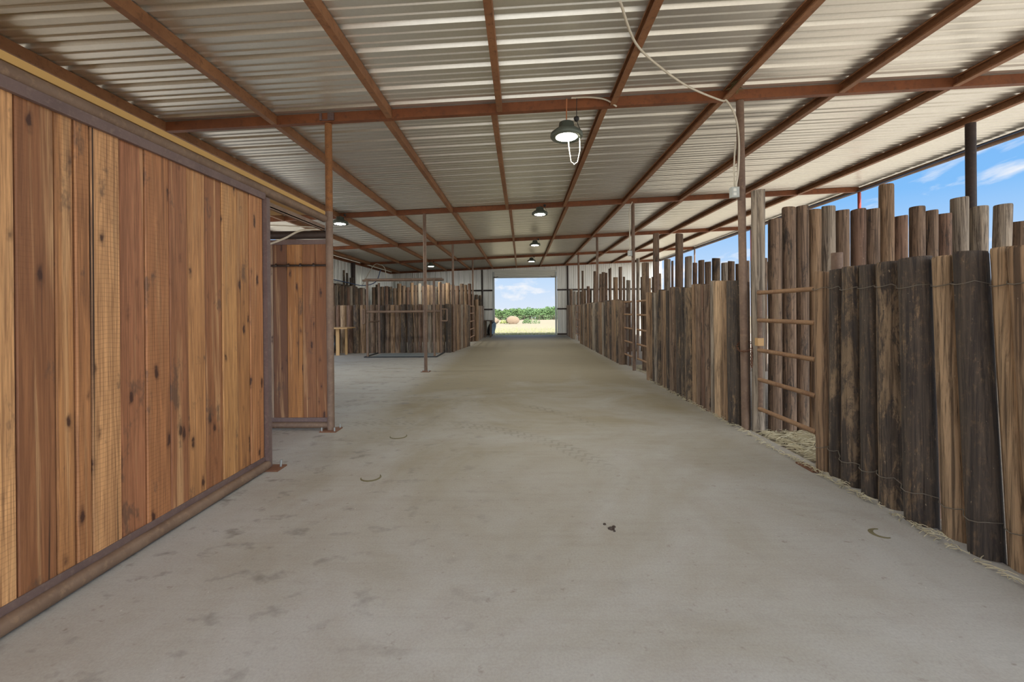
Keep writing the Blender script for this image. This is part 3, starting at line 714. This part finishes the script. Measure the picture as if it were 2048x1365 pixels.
m = MB(); m.tube([(2.585, 3.5, ZG), (2.585, 3.5, 1.76)], .04, 14); tag(m.build('gate_post', M['pipe']), 'short pipe stub rising behind the first log of the nearest right fence', 'post', 'gate hinge posts')
m = MB(); m.tube([(2.56, 8.02, ZG), (2.56, 8.02, 2.2)], .045, 12); tag(m.build('gate_post', M['pipe']), 'pipe stub rising at the far end of the second right fence', 'post', 'gate hinge posts')
m = MB(); m.tube([(2.53, 9.9, ZG), (2.53, 9.9, 1.5)], .03, 10); m.build('hinge_pipe', M['pipe'], farg)
for z0 in (1.22, .3):
    m = MB(); m.box((2.40, 9.865, z0), (2.50, 9.88, z0+.13)); m.build('hinge_plate', M['pipe'], farg)
m = MB(); m.box((2.452, 4.664, ZG), (2.50, 4.69, 1.6)); tag(m.build('flat_bar', M['redpipe'] if 0 else M['pipe']), 'rusty upright flat bar between the big right post and second fence', 'bar')
# latch chain around the big post
m = MB()
for i in range(26):
    a = i/26*2*PI; cx, cy = 2.435, 4.575
    cx, cy = 2.404, 4.592; p = Vector((cx+.072*math.cos(a), cy+.074*math.sin(a), .90-.05*math.cos(a+2.2)))
    q = Vector((-math.sin(a), math.cos(a), 0)); u = Vector((0,0,1)) if i % 2 else Vector((math.cos(a), math.sin(a), 0))
    ring = [p+q*(.016*math.cos(b))+u*(.010*math.sin(b)) for b in [k/8*2*PI for k in range(9)]]
    m.tube(ring, .0035, 5, cap=False)
for i in range(9):
    p = Vector((2.418-.003*i, 4.478-.005*i, .85-.018*i)); u = Vector((1,0,0)) if i % 2 else Vector((0,1,0))
    m.tube([p+Vector((0,0,.016*math.cos(b)))+u*(.010*math.sin(b)) for b in [k/8*2*PI for k in range(9)]], .0035, 5, cap=False)
tag(m.build('chain', M['chain']), 'rusty chain looped round the big right post at mid height', 'chain')
m = MB(); m.box((2.44, 4.40, .92), (2.50, 4.46, 1.0)); tag(m.build('wood_block', M['tan']), 'small pale wood block by the chained gate', 'block')

# ------------------------------------------------------------------ horse stocks with mat
st = tag(empty('pipe_stocks', (-3.4, 12.2, 0)), 'rusty pipe horse stocks standing on a grey rubber mat', 'horse stocks')
x0, x1, y0, y1 = -4.37, -2.47, 11.80, 12.78
for x, y in ((x0, y0), (x0, y1), (x1, y0), (x1, y1)):
    m = MB(); m.tube([(x, y, .012), (x, y, 2.17)], .033, 12); m.build('upright', M['pipe'], st)
m = MB(); m.tube([(x0-.06, y0, 2.2), (x1+.24, y0, 2.2)], .033, 12); m.build('top_rail', M['pipe'], st)
m = MB(); m.tube([(x0-.50, y1, 2.25), (x1+.1, y1, 2.25)], .033, 12); m.build('top_rail', M['pipe'], st)
for x in (x0, x1):
    m = MB(); m.tube([(x, y0, 2.2), (x, y1, 2.25)], .03, 10); m.build('top_cross_rail', M['pipe'], st)
for y in (y0, y1):
    m = MB(); m.tube([(x0, y-.05, 1.29), (x1, y-.05, 1.29)], .033, 12); m.build('side_rail', M['pipe'], st)
m = MB(); m.tube([(x0+.0, y0, 1.0), (x0+.0, y1, 1.0)], .024, 10); m.build('end_bar', M['pipe'], st)
def loop(xc, dx, y, za, zb_, name):
    m = MB(); m.tube([(xc, y, za), (xc, y, zb_)], .022, 10); m.tube([(xc+dx, y, za), (xc+dx, y, zb_)], .022, 10)
    m.tube([(xc, y, za), (xc+dx, y, za)], .022, 10); m.tube([(xc, y, zb_), (xc+dx, y, zb_)], .022, 10); m.build(name, M['pipe'], st)
loop(x1+.215, .16, y0-.06, 1.02, 1.35, 'swing_loop')
loop(x0-.06, -.05, y0-.06, .96, 1.36, 'swing_loop')
mt = tag(empty('stocks_mat', (-3.4, 12.25, 0)), 'grey rubber mat with dark edges under the pipe stocks', 'mat')
m = MB(); m.box((-4.28, 11.82, .0005), (-2.56, 12.8, .010)); m.build('mat_sheet', M['rubber'], mt)
for a, b in (((-4.44, 11.70, .0005), (-2.40, 11.74, .03)), ((-4.46, 11.745, .0005), (-4.42, 12.86, .03)), ((-2.42, 11.745, .0005), (-2.38, 12.86, .03))):
    m = MB(); m.box(a, b); m.build('edge_strip', M['matedge'], mt)

# ------------------------------------------------------------------ benches and tyres
t = tag(empty('work_bench', (-5.6, 12.5, 0)), 'tan plank bench with broad legs left of the stocks', 'bench')
m = MB(); m.box((-6.25, 12.2, .795), (-5.12, 12.8, .83)); m.build('bench_top', M['tan'], t)
for a, b in (((-5.53, 12.36, 0), (-5.43, 12.40, .795)), ((-5.36, 12.60, 0), (-5.29, 12.64, .795)), ((-6.2, 12.36, 0), (-6.1, 12.40, .795))):
    m = MB(); m.box(a, b); m.build('leg', M['tan'], t)
def tyre(name, c, R, w, ax, label):
    t = tag(empty(name, c), label, 'tyre', 'tyres under benches')
    prof = [(.62, -.5), (.72, -.62), (.9, -.6), (.98, -.45), (1, 0), (.98, .45), (.9, .6), (.72, .62), (.62, .5)]
    ax = Vector(ax).normalized(); u = ax.cross(Vector((0,0,1))).normalized(); v = u.cross(ax).normalized(); n = 28
    def ringpts(pr): return [Vector(c)+(u*math.cos(2*PI*k/n)+v*math.sin(2*PI*k/n))*R*r+ax*(w*q) for r, q in pr for k in range(n)]
    m = MB(); P = len(prof)
    m.add(ringpts(prof), [(i*n+k, i*n+(k+1) % n, (i+1)*n+(k+1) % n, (i+1)*n+k) for i in range(P-1) for k in range(n)], None, True); m.build('tread', M['tyre'], t)
    pr2 = [(.93, -.63), (.76, -.66), (.62, -.56), (.5, -.3), (.2, -.25), (.02, -.25)]
    m = MB(); m.add(ringpts(pr2), [(i*n+k, i*n+(k+1) % n, (i+1)*n+(k+1) % n, (i+1)*n+k) for i in range(len(pr2)-1) for k in range(n)], None, True)
    m.build('rim', M['rim'], t)
    return t
tyre('tyre', (-5.88, 12.5, .345), .345, .15, (.15, 1, 0), 'blue rimmed tyre standing under the tan plank bench')
t = tag(empty('work_bench', (-1.66, 20.35, 0)), 'small wooden bench by the end wall left of the doorway', 'bench')
m = MB(); m.box((-1.80, 20.0, .775), (-1.40, 20.7, .81)); m.build('bench_top', M['bark'], t)
for a, b in (((-1.79, 20.02, 0), (-1.73, 20.08, .775)), ((-1.53, 20.02, 0), (-1.47, 20.08, .775)), ((-1.79, 20.6, 0), (-1.73, 20.66, .775)), ((-1.53, 20.6, 0), (-1.47, 20.66, .775))):
    m = MB(); m.box(a, b); m.build('leg', M['bark'], t)
tyre('tyre', (-1.52, 21.1, .39), .36, .12, (-.92, .35, .30), 'blue grey tyre leaning behind the bench by the doorway')

# ------------------------------------------------------------------ lamps, outlets, cables
def lamp(x, y, z, label, ztop, hang='copper'):
    t = tag(empty('high_bay_lamp', (x, y, z)), label, 'lamp', 'hanging high bay lamps')
    m = MB(); m.lathe([(.001, .132), (.03, .13), (.075, .12), (.085, .06), (.12, .045), (.165, .01), (.17, -.02), (.16, -.035), (.112, -.03)], (x, y, z), 32); m.build('housing', M['lamp'], t)
    m = MB(); m.disc((x, y, z-.028), .112, 32); m.build('lens', M['led'], t)
    m = MB(); m.tube([(x, y, z+.12), (x+.004, y, ztop)], .007, 6); m.build('hanger', M[hang], t)
    m = MB(); m.tube([(x+.165, y, z), (x+.12, y, z+.10), (x+.105, y, z+.16), (x+.11, y, ztop)], .004, 5); sw_ = m.build('safety_wire', M['blackcable'], t)
    m = MB(); m.lathe([(.001, .03), (.025, .02), (.03, 0), (.02, -.02), (.001, -.03)], (x+.105, y, z+.16), 8); m.build('wire_nut', M['blackcable'], sw_)
    return t
L1 = lamp(.485, 4.40, 3.145, 'round high bay lamp nearest the camera, lit and hanging by the first beam', zb(.485)+.03)
m = MB(); m.tube([(.50, 4.40, 3.10), (.515, 4.41, 2.98), (.53, 4.42, 2.87), (.565, 4.42, 2.835), (.60, 4.41, 2.86), (.625, 4.40, 2.98), (.62, 4.39, 3.10)], .0045, 7); m.build('dangling_cord', M['cable'], L1)
lamp(.40, 8.86, 3.345, 'second lit high bay lamp down the middle of the aisle', zb(.4)+.02, 'lamp')
lamp(.43, 13.0, 3.325, 'third high bay lamp down the middle of the aisle', zb(.4)+.02, 'lamp')
lamp(.42, 17.2, 3.31, 'farthest high bay lamp down the middle of the aisle', zb(.4)+.02, 'lamp')
lamp(-3.85, 8.86, 3.205, 'lit high bay lamp just right of the stall corner post', zb(-3.85)+.02, 'lamp')
lamp(-3.56, 16.5, 3.08, 'lit high bay lamp far left above the stocks', zb(-3.7)+.02, 'lamp')
def outlet(x, y, z, label, zt):
    t = tag(empty('outlet_box', (x, y, z)), label, 'outlet box', 'outlet boxes on right posts')
    m = MB(); m.box((x-.05, y-.03, z-.055), (x+.03, y+.03, z+.055)); bx_ = m.build('box', M['greybox'], t)
    for k in (-.022, .022):
        m = MB(); m.box((x-.035, y-.036, z+k-.015), (x-.005, y-.03, z+k+.015)); m.build('socket', M['slat'], bx_)
    m = MB(); m.tube([(x-.01, y, z+.055), (x-.012, y, (z+zt)/2), (x-.0, y-.01, zt)], .009, 8); m.build('conduit', M['cable'], t)
    return t
outlet(2.315, 4.585, 2.56, 'grey outlet box on the big right front post', 3.1)
outlet(2.315, 8.96, 2.49, 'grey outlet box on the second right post', 3.3)
zr = zb(1)+.09
cable('cable', [(.72, 3.0, 3.50), (.95, 3.45, zb(.95)-.02), (1.3, 3.9, zb(1.3)+.02), (1.7, 4.25, zb(1.7)), (2.13, 4.50, zb(2.1)-.03), (2.2, 4.52, zb(2.2)-.03), (2.30, 4.535, 3.35), (2.335, 4.54, 3.1), (2.33, 4.545, 2.8), (2.31, 4.56, 2.62)], .010, M['cable'], 'long white cable strung across the roof down to the front outlet')
cable('cable', [(.55, 4.50, zb(.5)+.085), (.75, 4.50, zb(.75)+.08), (.92, 4.51, zb(.9)+.05), (1.04, 4.54, zb(1)-.015)], .009, M['cable'], 'white cable draped along the first beam beside the lamp')
cable('cable', [(2.24, 4.46, zb(2.2)+.02), (2.22, 4.2, zb(2.2)+.06), (2.22, 3.7, zb(2.2)+.03), (2.24, 3.0, zb(2.2)+.05), (2.25, 2.2, zb(2.2)+.04)], .009, M['cable'], 'white cable running back inside the channel of a right purlin')
cable('cable', [(2.35, 8.9, zb(2.35)+.01), (2.28, 8.9, 3.35), (2.30, 8.92, 2.9), (2.305, 8.94, 2.56)], .008, M['cable'], 'cable dropping from the second beam to the second outlet')
cable('cable', [(-6.5, 17.0, 2.35), (-5.9, 16.6, 3.1), (-5.6, 16.5, 3.15), (-5.4, 16.5, 3.0), (-5.35, 16.5, 2.6)], .015, M['cable'], 'white cable arching at the far left roof corner')
cable('hose', [(-6.48, 14.0, 2.42), (-6.47, 15.5, 2.38), (-6.3, 16.6, 2.33), (-5.9, 16.9, 2.5), (-5.7, 16.9, 3.0)], .018, M['bluehose'], 'dark blue hose along the left wall top', 'hose')
m = MB(); rr = random.Random(9)
for i in range(160):
    c = Vector((2.235+rr.gauss(0,.022), 4.40+rr.gauss(0,.05), zb(2.2)+.05+rr.gauss(0,.018)))
    d_ = Vector((rr.gauss(0,1), rr.gauss(0,1), rr.gauss(0,.5))).normalized()*.035
    m.tube([c-d_, c+Vector((0,0,.008)), c+d_], .0022, 4, cap=False)
tag(m.build('bird_nest', M['nest']), 'twiggy bird nest tucked at the purlin and first beam', 'bird nest')

# ------------------------------------------------------------------ loose stuff on the floor
def straw(name, n, fx, label, zf, ln=(.06, .2), mat='straw', seed=1):
    m = MB(); rr = random.Random(seed)
    for i in range(n):
        x, y = fx(rr); a = rr.uniform(0, 2*PI); l = rr.uniform(*ln)/2; z = zf+rr.random()**2*.03
        d_ = Vector((math.cos(a), math.sin(a), rr.uniform(-.12, .12)))*l
        p = Vector((x, y, z+.012)); side = Vector((-math.sin(a), math.cos(a), 0))*.0022
        bow = Vector((0, 0, rr.uniform(0, .015)))+side*rr.uniform(-4, 4)
        q = [p-d_, p+bow, p+d_]
        vs = []
        for c in q: vs += [c-side, c+side, c+Vector((0,0,.003))]
        m.add(vs, [(0,1,4,3),(1,2,5,4),(2,0,3,5),(3,4,7,6),(4,5,8,7),(5,3,6,8)])
    return tag(m.build(name, M[mat]), label, 'straw', kind='stuff')
def fx1(r):
    y = 3.5+1.0*r.random(); return 2.5+abs(r.gauss(0, .55)), y
straw('loose_hay', 2600, fx1, 'loose hay scattered on the pen dirt behind the nearest gate', -.02, seed=1)
straw('loose_hay', 900, lambda r: (2.47+1.2*r.random(), 7.95+1.85*r.random()), 'loose hay on the pen dirt at the second right gate', -.02, seed=2)
def fx3(r):
    y = 1.9+6*r.random(); return 2.30+.02*r.random()-.0*y+abs(r.gauss(0, .02)), y
straw('straw_litter', 520, fx3, 'fine straw litter gathered along the foot of the right fences', -.006, (.02, .08), seed=3)
def crescent(x, y, r, a0, label):
    m = MB(); pts = []
    n = 10
    vs = []
    for k in range(n+1):
        a = a0+math.radians(210)*k/n; w_ = .012*math.sin(PI*k/n)+.002
        vs += [(x+(r-w_)*math.cos(a), y+(r-w_)*math.sin(a), .0005), (x+(r+w_)*math.cos(a), y+(r+w_)*math.sin(a), .0005), (x+r*math.cos(a), y+r*math.sin(a), .006)]
    fs = []
    for k in range(n): b = k*3; fs += [(b, b+3, b+4, b+1), (b+1, b+4, b+5, b+2), (b+2, b+5, b+3, b)]
    m.add(vs, fs); tag(m.build('hoof_trimming', M['hoof']), label, 'hoof trimming', 'hoof trimmings on the floor')
crescent(2.075, 2.484, .05, 1.2, 'curled hoof trimming on the floor near the right fence foot')
crescent(-1.206, 3.30, .075, 3.3, 'dark curled hoof trimming on the floor past the stall corner')
crescent(-1.305, 4.38, .085, 3.2, 'curled hoof trimming on the floor beyond the stall post')
m = MB()
for dx, dy, s in ((0,0,.022), (.02,.02,.012), (-.03,.05,.010), (.012,-.03,.008)):
    m.lathe([(.001,.008), (s*.7,.006), (s,.0006)], (.525+dx, 2.53+dy, 0), 7)
tag(m.build('dirt_clod', M['dark']), 'small dark dirt clods on the floor in the middle foreground', 'dirt', kind='stuff')
m = MB(); m.box((2.30, 3.39, .0005), (2.365, 3.60, .012)); tag(m.build('floor_plate', M['plate']), 'rusty flat plate on the slab edge by the nearest right fence', 'plate')

# ------------------------------------------------------------------ outside the far door
def bale(x, y, r, w_, label, rz):
    z = fz(y)+r*.58; m = MB(); n = 40
    ax = Vector((math.sin(rz), -math.cos(rz), 0)); u = Vector((math.cos(rz), math.sin(rz), 0)); v = Vector((0,0,1)); vs = []
    prof = [(0,-.5),(.55,-.52),(.9,-.5),(.98,-.46),(1,-.3),(1.0,.3),(.98,.46),(.9,.5),(0,.5)]
    for q, t in prof:
        for k in range(n):
            a = 2*PI*k/n; f = q*(1+.025*noise.noise(Vector((math.cos(a)*2, math.sin(a)*2, t*3))))
            zz_ = max(-.93, math.sin(a)*f)*.64
            vs.append(Vector((x,y,z))+(u*math.cos(a)*f+v*zz_)*r+ax*(t*w_))
    m.add(vs, [(i*n+k, i*n+(k+1) % n, (i+1)*n+(k+1) % n, (i+1)*n+k) for i in range(len(prof)-1) for k in range(n)], None, True)
    return tag(m.build('hay_bale', M['hay']), label, 'hay bale', 'round hay bales')
bale(-1.30, 60, .93, 1.3, 'round hay bale in the field seen through the doorway', .12)
bale(-4.05, 58, .80, 1.3, 'round hay bale partly hidden by the left door edge', -.2)
def bush(name, x, y, z, w_, h, n, mat, label, cat, group=None, trunk=True, seed=0, parts=True, leaf=.5):
    rr = random.Random(seed); t = empty(name, (x, y, z)); tag(t, label, cat, group)
    m = MB()
    blobs = [(rr.uniform(-.5,.5)*w_, rr.uniform(-.35,.35)*w_, h*rr.uniform(.16,.82), w_*rr.uniform(.2,.30)) for _ in range(n)]
    for bx, by, bz, br_ in blobs:
        br2_ = min(br_, h*.42)
        for i in range(70):
            d_ = Vector((rr.gauss(0,1), rr.gauss(0,1), rr.gauss(0,1))).normalized()
            c = Vector((x+bx, y+by, z+min(bz, h-br2_)))+Vector((d_.x*br_, d_.y*br_, d_.z*br2_))*rr.uniform(.75, 1.05)
            if c.z < z+.05: c.z = z+.05+rr.random()*.2
            e1 = Vector((rr.gauss(0,1), rr.gauss(0,1), rr.gauss(0,1))).normalized(); e2_ = e1.orthogonal().normalized(); e3 = e1.cross(e2_)
            s = leaf*rr.uniform(.5, 1.1)
            m.add([c+e2_*s, c+e3*s*.6, c-e2_*s, c-e3*s*.6, c+e1*s*.3], [(0,1,4),(1,2,4),(2,3,4),(3,0,4)])
    m.build('foliage', mat, t)
    if trunk:
        m = MB(); m.tube([(x, y, z-.1), (x+.1, y, z+h*.3), (x, y, z+h*.6)], [.22, .17, .08], 8); m.build('trunk', M['bark'], t)
    return t
rr = random.Random(12)
ti = 0
for row in (0, 1):
    for i in range(9):
        x = -24+i*5.4+(2.7 if row else 0); y = 146+row*15+(i % 2)*7.5; ti += 1
        bush('tree', x, y, fz(y)-.1, 5.0, rr.uniform(3.9, 4.7)+row*.6, 15, M['leaf'], 'green leafy tree, %s from the left in the %s row of the far tree line' % (ORD[i+1], 'back' if row else 'front'), 'tree', 'trees beyond the field', seed=ti, leaf=.42)
bush('brush_pile', 1.5, 60, fz(60), 2.0, .75, 6, M['leaf'], 'low green brush pile in the field right of the hay bale', 'brush', seed=77, trunk=False, leaf=.1)
bush('weed_clump', -2.6, 62, fz(62), 1.4, .6, 4, M['grass'], 'pale green weeds left of the round hay bale', 'weeds', seed=78, trunk=False, leaf=.1)
wf = tag(empty('wire_fence', (0, 120, fz(120))), 'thin wire field fence in front of the far trees', 'wire fence')
for i in range(9):
    x = -16+i*4.2; m = MB(); m.tube([(x, 120, fz(120)-.1), (x, 120, fz(120)+1.5)], .05, 6); m.build('fence_post', M['bark'], wf)
for k in range(4):
    m = MB(); m.tube([(-18, 119.93, fz(120)+.3+k*.36), (20, 119.93, fz(120)+.3+k*.36)], .018, 4); m.build('wire_strand', M['wire'], wf)
m = MB(); rr = random.Random(4)
for i in range(5200):
    y = min(50, 21.85+abs(rr.gauss(0, 1))**1.5*8); x = rr.uniform(-1.9-.06*(y-21), 2.2+.06*(y-21)); z = fz(y)-.01
    hgt = rr.uniform(.03, .12)*(1.6 if y < 22.3 else 1); a = rr.uniform(0, PI); dx, dy = .006*math.cos(a), .006*math.sin(a); bx, by = rr.gauss(0,.03), rr.gauss(0,.03)
    m.add([(x-dx, y-dy, z), (x+dx, y+dy, z), (x+dy, y-dx, z), (x+bx, y+by, z+hgt)], [(0,1,3),(1,2,3),(2,0,3)])
tag(m.build('field_grass', M['grass']), 'short dry grass growing outside the doorway sill', 'grass', kind='stuff')
